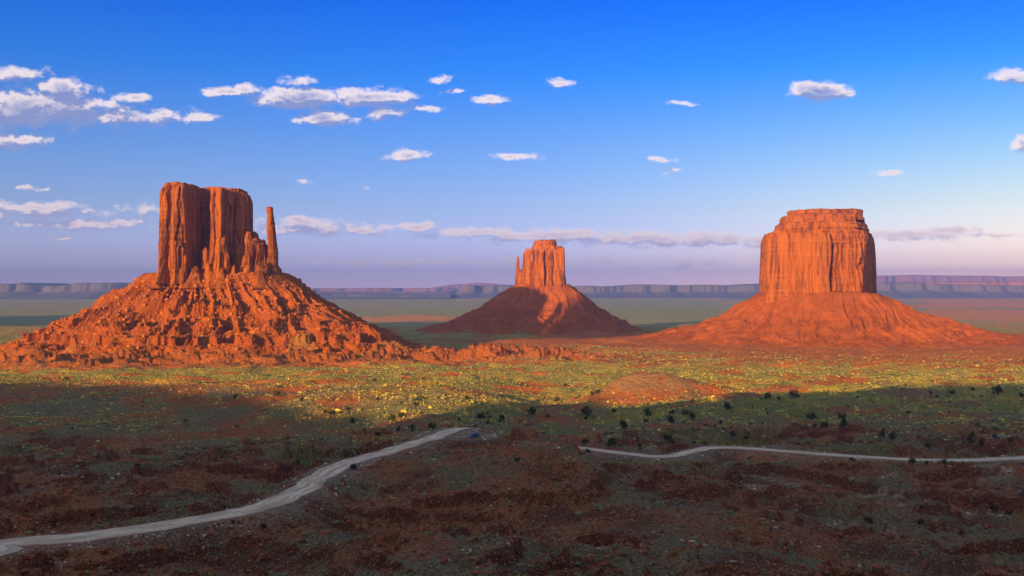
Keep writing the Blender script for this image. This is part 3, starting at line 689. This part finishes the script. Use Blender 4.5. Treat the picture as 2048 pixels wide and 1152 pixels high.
# ------------------------------------------------------------------ scrub and rubble nobody could count
def ico():
    t = (1+5**.5)/2
    v = np.array([(-1,t,0),(1,t,0),(-1,-t,0),(1,-t,0),(0,-1,t),(0,1,t),(0,-1,-t),(0,1,-t),(t,0,-1),(t,0,1),(-t,0,-1),(-t,0,1)], float)
    v /= np.linalg.norm(v[0])
    f = np.array([(0,11,5),(0,5,1),(0,1,7),(0,7,10),(0,10,11),(1,5,9),(5,11,4),(11,10,2),(10,7,6),(7,1,8),(3,9,4),(3,4,2),(3,2,6),(3,6,8),(3,8,9),(4,9,5),(2,4,11),(6,2,10),(8,6,7),(9,8,1)])
    return v, f
IV, IF = ico()
def scatter(name, xyz, size, squash, mat, jit=.35, label=None, smooth=False):
    n = len(xyz); v = IV[None]*(1+RNG.uniform(-jit, jit, (n, 12, 1)))
    a = RNG.uniform(0, 6.28, n); c, s = np.cos(a)[:, None], np.sin(a)[:, None]
    x = v[..., 0]*c-v[..., 1]*s; y = v[..., 0]*s+v[..., 1]*c; st = RNG.uniform(.7, 1.3, (n, 1))
    v = np.stack([x*st, y/st, v[..., 2]*RNG.uniform(squash[0], squash[1], (n, 1))], -1)*size[:, None, None]
    v = v+xyz[:, None, :]; v[..., 2] += size[:, None]*.25
    f = IF[None]+np.arange(n)[:, None, None]*12
    o = mesh_from(name, v.reshape(-1, 3), f.reshape(-1, 3), mat, smooth=smooth); tag(o, label, kind='stuff'); return o
def cand(n, y0, y1, pw=1.0):
    y = (RNG.uniform(0, 1, n)*(y1**pw-y0**pw)+y0**pw)**(1/pw); x = RNG.uniform(-.60, .60, n)*y
    return x, y
M_sage = mat_leaf('sage_leaf', (.15, .17, .07), (.66, .52, .13))
M_sage2 = mat_leaf('scrub_leaf', (.07, .085, .04), (.28, .29, .15))
M_brush = mat_leaf('brush_leaf', (.030, .045, .02), (.075, .095, .04))
M_rub = mat_simple('rubble_stone', (.34, .115, .06), (.17, .055, .036), .5, bs=.3)
M_pale = mat_simple('pale_stone', (.62, .52, .46), (.45, .33, .28), .8, bs=.3)
def inside_talus(x, y):
    q = 9.
    for (cx, cy), a, b in ((WM, 330, 250), (EM, 300, 240), (MB, 380, 300)):
        q = np.minimum(q, np.sqrt(((x-cx)/a)**2+((y-cy)/b)**2))
    return q
x, y = cand(520000, 430, 1750, 1.2); z, veg, pale, dark = terrain(x, y, True)
clump = sst(fbm2(x/15, y/8, 3, 771)+.5*fbm2(x/110, y/60, 3, 773), -.05, .2)
k = (RNG.uniform(0, 1, len(x)) < veg*1.0*(.05+.95*clump)) & (inside_talus(x, y) > .95)
sz = np.exp(RNG.normal(-1.25, .5, len(x)))*np.interp(y, [430, 600, 800, 1000, 1700], [.7, 1.25, 1.2, 1.0, 1.1])
scatter('sage_scrub', np.stack([x, y, z], 1)[k], sz[k], (.55, .95), M_sage, label='grey green and yellow sage scrub covering the valley floor')
x, y = cand(110000, 185, 1500, .7); z, veg, pale, dark = terrain(x, y, True)
d, _ = road_dist(x, y)
k = (RNG.uniform(0, 1, len(x)) < .10+.55*veg+.14*sst(y, 600, 400)) & (d > 7) & (inside_talus(x, y) > .8)
sz = np.exp(RNG.normal(-1.0, .42, len(x)))*np.interp(y, [200, 600, 1500], [.7, 1.2, 2.0])
scatter('dark_scrub', np.stack([x, y, z], 1)[k], sz[k], (.6, 1.0), M_sage2, label='low dark scrub dotted over the badlands and plain')
x, y = cand(9000, 430, 1150, .9); z, veg, pale, dark = terrain(x, y, True); d, _ = road_dist(x, y)
k = (RNG.uniform(0, 1, len(x)) < .03+.5*sst(fbm2(x/40, y/40, 2, 774), .0, .4)*sst(x/y, -.25, .02)) & (d > 8) & (pale < .2)
scatter('dark_scrub', np.stack([x, y, z], 1)[k], RNG.uniform(.6, 1.35, k.sum()), (.7, 1.0), M_brush, label='dark green brush growing in the hollows of the valley floor')
x, y = cand(230000, 175, 560, 1.0); z, veg, pale, dark = terrain(x, y, True); d, _ = road_dist(x, y)
g = sst(fbm2(x/20, y/14, 3, 772), .02, .3)
sl = np.hypot(terrain(x+1, y)-z, terrain(x, y+1)-z)
k = (RNG.uniform(0, 1, len(x)) < .02+.35*g*(.3+.7*dark)+.6*sst(sl, .55, 1.0)) & (d > 6.5)
sz = np.minimum(np.exp(RNG.normal(-1.35, .55, len(x))), .95)
scatter('rubble', np.stack([x, y, z], 1)[k], sz[k], (.5, .9), M_rub, .4, label='loose red rock rubble littering the foreground slopes')
k2 = (RNG.uniform(0, 1, len(x)) < pale*.25+.012*g) & (d > 6.5)
scatter('rubble', np.stack([x, y, z], 1)[k2], sz[k2]*.9, (.5, .8), M_pale, .4, label='pale broken rock chips on the dark foreground slopes')
# blocks of fallen sandstone on the west butte slope
nr, nt_, _ = WT.shape
n = 24000; a = RNG.integers(20, nr-30, n); bb = RNG.integers(0, nt_, n); bb = np.where(np.sin(bb/nt_*2*np.pi) > .35, (bb+nt_//2) % nt_, bb)
pts = WT[a, bb]; sz = np.minimum(.36*(1-RNG.uniform(0, 1, n))**-.46, 3.0)
M_bould = mat_simple('boulder_stone', (.46, .16, .045), (.33, .10, .03), .3, bs=.5)
big = np.argsort(-sz)[:60]; rest = np.setdiff1d(np.arange(n), big)
scatter('rubble', pts[rest], sz[rest], (.6, 1.1), M_bould, .38, label='fallen sandstone blocks littering the slope of the west butte')
for i, q in enumerate(big):
    if i < 6:
        v = IV*(1+RNG.uniform(-.35, .35, (12, 1)))*np.array([1.1, .9, .95])
        o = mesh_from('boulder', v, IF, M_bould, smooth=False)
        if i == 0: bl = []
        bl.append(o)
    else:
        o = bl[i % 6].copy(); COL.objects.link(o)
    o.location = tuple(pts[q]); o.scale = (float(sz[q]),)*3; o.rotation_euler = (random.uniform(-.3, .3), random.uniform(-.3, .3), random.uniform(0, 6.28))
    tag(o, 'large fallen sandstone block on the rubble slope below the west butte', 'boulder', 'large fallen blocks on the slope of the west butte')

# ------------------------------------------------------------------ junipers, each a thing with trunk and crown
M_jun = mat_leaf('juniper_leaf', (.020, .032, .014), (.050, .070, .026)); M_bark = mat_simple('juniper_bark', (.10, .06, .04), (.17, .11, .08), 6)
def juniper_meshes(seed):
    r = np.random.default_rng(seed)
    cl = []; nc = 16
    for i in range(nc):
        a = r.uniform(0, 6.28); q = r.uniform(0, .72)**.7; h = r.uniform(.16, .74)
        cl.append((q*math.cos(a)*(1.05-h*.45), q*math.sin(a)*(1.05-h*.45), h, r.uniform(.15, .30)))
    V_, F_ = [], []
    for (cx, cy, cz, cr) in cl:
        for j in range(70):
            d = r.normal(size=3); d /= np.linalg.norm(d); c = np.array([cx, cy, cz])+d*cr*r.uniform(.55, 1.08)
            if c[2] < .03: c[2] = .03
            u = r.normal(size=3); u /= np.linalg.norm(u); w = np.cross(u, d); w /= np.linalg.norm(w)+1e-6
            s1, s2 = r.uniform(.03, .065), r.uniform(.025, .05); o = len(V_)
            V_ += [c-u*s1, c-w*s2, c+u*s1, c+w*s2]; F_.append((o, o+1, o+2, o+3))
    crown = (np.array(V_)*np.array([.5, .5, .95]), np.array(F_))
    # trunk with limbs
    TV, TF = [], []
    def limb(p0, p1, r0, r1):
        o = len(TV); p0 = np.array(p0); p1 = np.array(p1); ax = p1-p0; u = np.cross(ax, (0, 0.3, 1.)); u /= np.linalg.norm(u)+1e-6; w = np.cross(ax, u); w /= np.linalg.norm(w)+1e-6
        for p, rr in ((p0, r0), ((p0+p1)/2+u*.01, (r0+r1)/2), (p1, r1)):
            for k in range(6): TV.append(p+rr*(u*math.cos(k*1.047)+w*math.sin(k*1.047)))
        for a in range(2):
            for k in range(6): TF.append((o+a*6+k, o+a*6+(k+1) % 6, o+a*6+6+(k+1) % 6, o+a*6+6+k))
    limb((0, 0, -.12), (.02, 0, .22), .06, .04)
    for (cx, cy, cz, cr) in cl[:7]: limb((.02, 0, .18), (cx*.45, cy*.45, cz*.85), .028, .01)
    return crown, (np.array(TV), np.array(TF))
JP = []
for k in range(5):
    c, t = juniper_meshes(40+k)
    e = empty('juniper_bush', (0, 0, 0))
    mesh_from('crown', c[0], c[1], M_jun, e, smooth=False); mesh_from('trunk', t[0], t[1], M_bark, e)
    JP.append(e)
ZONES = [  # (label stem, list of (px, py, diameter px))
 ('juniper from left behind the gravel turnout', [(798,858,15),(824,858,17),(864,853,22),(919,840,9),(961,834,18),(976,846,11),(1003,840,18)]),
 ('juniper from left on the sunlit yellow sage rise', [(749,762,9),(755,800,10),(784,837,18),(802,831,16),(831,810,12),(933,796,10)]),
 ('juniper from left in shaded scrub left of the sage rise', [(651,825,12),(665,827,14),(694,820,12),(705,843,15),(757,871,11)]),
 ('juniper from left in the green hollow beyond the car', [(964,808,7),(1063,826,22),(1096,835,12),(1114,803,13),(1130,771,8),(1170,840,13),(1173,824,26),(1183,787,12),(1195,784,12),(1228,822,11),(1249,849,26)]),
 ('juniper from left at the foot of the pink knoll', [(1292,841,14),(1295,825,18),(1344,825,14),(1344,839,24),(1370,825,16),(1383,831,24),(1385,803,10),(1292,826,10)]),
 ('juniper from left beyond the brown hill right of the car', [(1171,884,18),(1177,906,14),(1224,888,24),(1279,893,12),(1336,878,24)]),
 ('juniper from left on the pale slope behind the level road', [(1441,846,13),(1456,815,20),(1466,869,17),(1492,880,12),(1560,876,9),(1629,856,12),(1649,852,18),(1623,833,22),(1687,849,25),(1683,831,20),(1764,871,16),(1784,873,22)]),
 ('juniper from left along the shadow edge right of the knoll', [(1536,795,20),(1558,797,11),(1587,790,22),(1862,787,10),(1874,795,10),(1903,784,15),(1946,780,11),(1995,784,26),(2044,792,14),(1817,827,10)]),
 ('juniper from left just behind the far end of the level road', [(1856,894,15),(1887,873,9),(1939,893,14),(1944,870,14),(1962,894,19),(1991,875,15),(2019,885,14)]),
 ('juniper from left on the near shoulder of the level road', [(1703,920,14),(1824,925,18),(1852,926,12),(1888,926,14)]),
 ('juniper from left in the dark basin below the level road', [(1481,978,10),(1736,1044,18),(1840,1047,15),(1842,1020,11),(1988,1018,16),(2018,1025,20)]),
 ('juniper from left along the winding road', [(465,1046,11),(527,1053,16),(595,926,14),(706,935,17),(1035,920,14)]),
 ('juniper from left on shaded badlands before the mitten butte', [(133,758,10),(400,767,8),(470,794,13),(554,790,16),(604,803,12)])]
ORD = 'first second third fourth fifth sixth seventh eighth ninth tenth eleventh twelfth'.split()
nj = 0
for stem, lst in ZONES:
    lst = sorted(lst); X, Y, Z = ray_ground([q[0] for q in lst], [q[1]+q[2]*.35 for q in lst])
    for i, (px, py, dm) in enumerate(lst):
        src = JP[nj % 5]
        if nj < 5: e = src
        else:
            e = src.copy(); COL.objects.link(e)
            for ch in src.children:
                c = ch.copy(); COL.objects.link(c); c.parent = e
        s = dm*1.15*Y[i]/F
        e.location = (X[i], Y[i], Z[i]-.04*s); e.rotation_euler = (0, 0, random.uniform(0, 6.28)); e.scale = (s*random.uniform(.95, 1.1), s*random.uniform(.95, 1.1), s*random.uniform(.7, .85))
        tag(e, '%s %s' % (ORD[i], stem), 'juniper bush', 'dark juniper bushes scattered over the valley'); nj += 1

# ------------------------------------------------------------------ pale marker stones along the turnout
lst = [(880,853),(884,850),(892,849),(898,848),(914,850),(945,852),(969,858),(973,857),(984,857),(990,870)]
X, Y, Z = ray_ground([q[0] for q in lst], [q[1] for q in lst])
for i in range(len(lst)):
    v = IV*(1+RNG.uniform(-.25, .25, (12, 1)))*np.array([1, .8, .75])
    o = mesh_from('marker_stone', v, IF, M_pale, smooth=False); o.location = (X[i], Y[i], Z[i]+.2); o.scale = (.55,)*3; o.rotation_euler[2] = i*1.3
    tag(o, 'pale stone edging the gravel turnout, %s from the left' % ORD[i], 'stone', 'pale stones edging the turnout')

# ------------------------------------------------------------------ the car
import bmesh
def paint(name, c, rough, spec=.5, metal=0.0):
    m, nt = new_mat(name); N = NT(nt); g = N.n('ShaderNodeNewGeometry'); n = N.noise(g.outputs['Position'], 3.0, 3, .5)
    b_ = principled(N, N.mix(n, c, tuple(q*.8 for q in c)), rough, None, spec); b_.inputs['Metallic'].default_value = metal; return m
MC = dict(body=paint('blue_car_paint', (.012, .06, .19), .25), glass=paint('car_glass', (.01, .015, .02), .08, .8), tyre=paint('tyre_rubber', (.02, .02, .02), .8),
          rim=paint('alloy', (.5, .5, .52), .3, .5, .8), lamp=paint('lamp_glass', (.85, .88, .9), .1, .8), trim=paint('dark_trim', (.03, .03, .035), .5), red=paint('tail_lamp_glass', (.35, .02, .02), .2))
def bm_obj(name, bm, mat, parent, smooth=True):
    me = bpy.data.meshes.new(name); bmesh.ops.recalc_face_normals(bm, faces=bm.faces); bm.to_mesh(me); bm.free(); me.materials.append(mat)
    for p in me.polygons: p.use_smooth = smooth
    o = bpy.data.objects.new(name, me); COL.objects.link(o); o.parent = parent; return o
def side_prism(pts, w, inset=None):
    """profile in x,z swept across the width; inset narrows the given upper points"""
    bm = bmesh.new(); n = len(pts); vs = []
    for sgn in (-1, 1):
        vs.append([bm.verts.new((p[0], sgn*(w/2-(inset[i] if inset else 0)), p[1])) for i, p in enumerate(pts)])
    for i in range(n): bm.faces.new((vs[0][i], vs[0][(i+1) % n], vs[1][(i+1) % n], vs[1][i]))
    bm.faces.new(vs[0]); bm.faces.new(vs[1][::-1])
    bmesh.ops.bevel(bm, geom=bm.edges[:], offset=.05, segments=2, affect='EDGES'); return bm
def box(c, s, bev=.01):
    bm = bmesh.new(); bmesh.ops.create_cube(bm, size=1)
    for v in bm.verts: v.co = (c[0]+v.co.x*s[0], c[1]+v.co.y*s[1], c[2]+v.co.z*s[2])
    bmesh.ops.bevel(bm, geom=bm.edges[:], offset=bev, segments=1, affect='EDGES'); return bm
def cyl(c, r, w, seg=28):
    import mathutils
    bm = bmesh.new(); bmesh.ops.create_cone(bm, cap_ends=True, segments=seg, radius1=r, radius2=r, depth=w)
    bmesh.ops.rotate(bm, verts=bm.verts, matrix=mathutils.Matrix.Rotation(math.pi/2, 3, 'X'))
    bmesh.ops.translate(bm, verts=bm.verts, vec=c); return bm
def build_car():
    X, Y, Z = ray_ground([947], [877]); X, Y, Z = X[0], Y[0], Z[0]
    car = empty('parked_car', (X, Y, Z+.02)); car.rotation_euler[2] = math.radians(212)
    tag(car, 'small dark blue off-road car parked on the dirt turnout', 'car')
    low = [(-2.3,.38),(2.2,.38),(2.34,.5),(2.34,.85),(2.2,1.02),(.95,1.12),(-2.25,1.12),(-2.35,.9),(-2.35,.5)]
    bm_obj('body', side_prism(low, 1.86), MC['body'], car)
    cab = [(-2.22,1.08),(1.05,1.08),(.35,1.72),(-.1,1.8),(-1.85,1.8),(-2.1,1.7)]
    bm_obj('cabin', side_prism(cab, 1.78, [0, 0, .16, .2, .2, .16]), MC['body'], car)
    g = box((0, 0, 0), (.02, 1.36, .52)); o = bm_obj('windscreen', g, MC['glass'], car); o.location = (.74, 0, 1.42); o.rotation_euler[1] = math.radians(-47.5)
    o = bm_obj('rear_window', box((0, 0, 0), (.02, 1.3, .42)), MC['glass'], car); o.location = (-2.19, 0, 1.42); o.rotation_euler[1] = math.radians(10)
    for s in (-1, 1):
        for x0, L in ((.12, .85), (-.85, .85), (-1.7, .6)):
            o = bm_obj('side_window', box((0, 0, 0), (L, .02, .42)), MC['glass'], car); o.location = (x0, s*.835, 1.42); o.rotation_euler[0] = math.radians(s*16)
        for x0 in (1.45, -1.45):
            t = bm_obj('wheel', cyl((x0, s*.82, .38), .38, .26), MC['tyre'], car); bm_obj('rim', cyl((x0, s*.945, .38), .22, .03), MC['rim'], t)
        bm_obj('headlight', box((2.33, s*.70, .86), (.08, .34, .2), .02), MC['lamp'], car)
        bm_obj('tail_light', box((-2.34, s*.80, .95), (.06, .16, .36), .02), MC['red'], car)
        bm_obj('wing_mirror', box((.72, s*1.0, 1.16), (.12, .2, .16), .02), MC['trim'], car)
    bm_obj('front_bumper', box((2.38, 0, .55), (.16, 1.8, .22), .04), MC['rim'], car)
    bm_obj('rear_bumper', box((-2.4, 0, .55), (.16, 1.8, .22), .04), MC['trim'], car)
    bm_obj('grille', box((2.345, 0, .86), (.05, .95, .2), .01), MC['trim'], car)
    for s in (-1, 1): bm_obj('roof_rail', box((-.95, s*.62, 1.85), (1.6, .04, .05)), MC['trim'], car)
build_car()

# ------------------------------------------------------------------ air
HAZE = True
def build_haze():
    m, nt = new_mat('valley_haze'); N = NT(nt); v = N.n('ShaderNodeVolumePrincipled'); o = N.n('ShaderNodeOutputMaterial')
    v.inputs['Color'].default_value = (.34, .56, 1.0, 1); v.inputs['Density'].default_value = 6e-5; v.inputs['Anisotropy'].default_value = 0.65
    N.l(v.outputs[0], o.inputs['Volume'])
    vs = [(x, y, z) for z in (-22, 700) for (x, y) in ((-31000,-31000),(31000,-31000),(31000,31000),(-31000,31000))]
    fs = [(0,3,2,1),(4,5,6,7),(0,1,5,4),(1,2,6,5),(2,3,7,6),(3,0,4,7)]
    o = mesh_from('haze', vs, fs, m, smooth=False); tag(o, 'thin blue haze filling the valley air', kind='stuff')
if HAZE: build_haze()
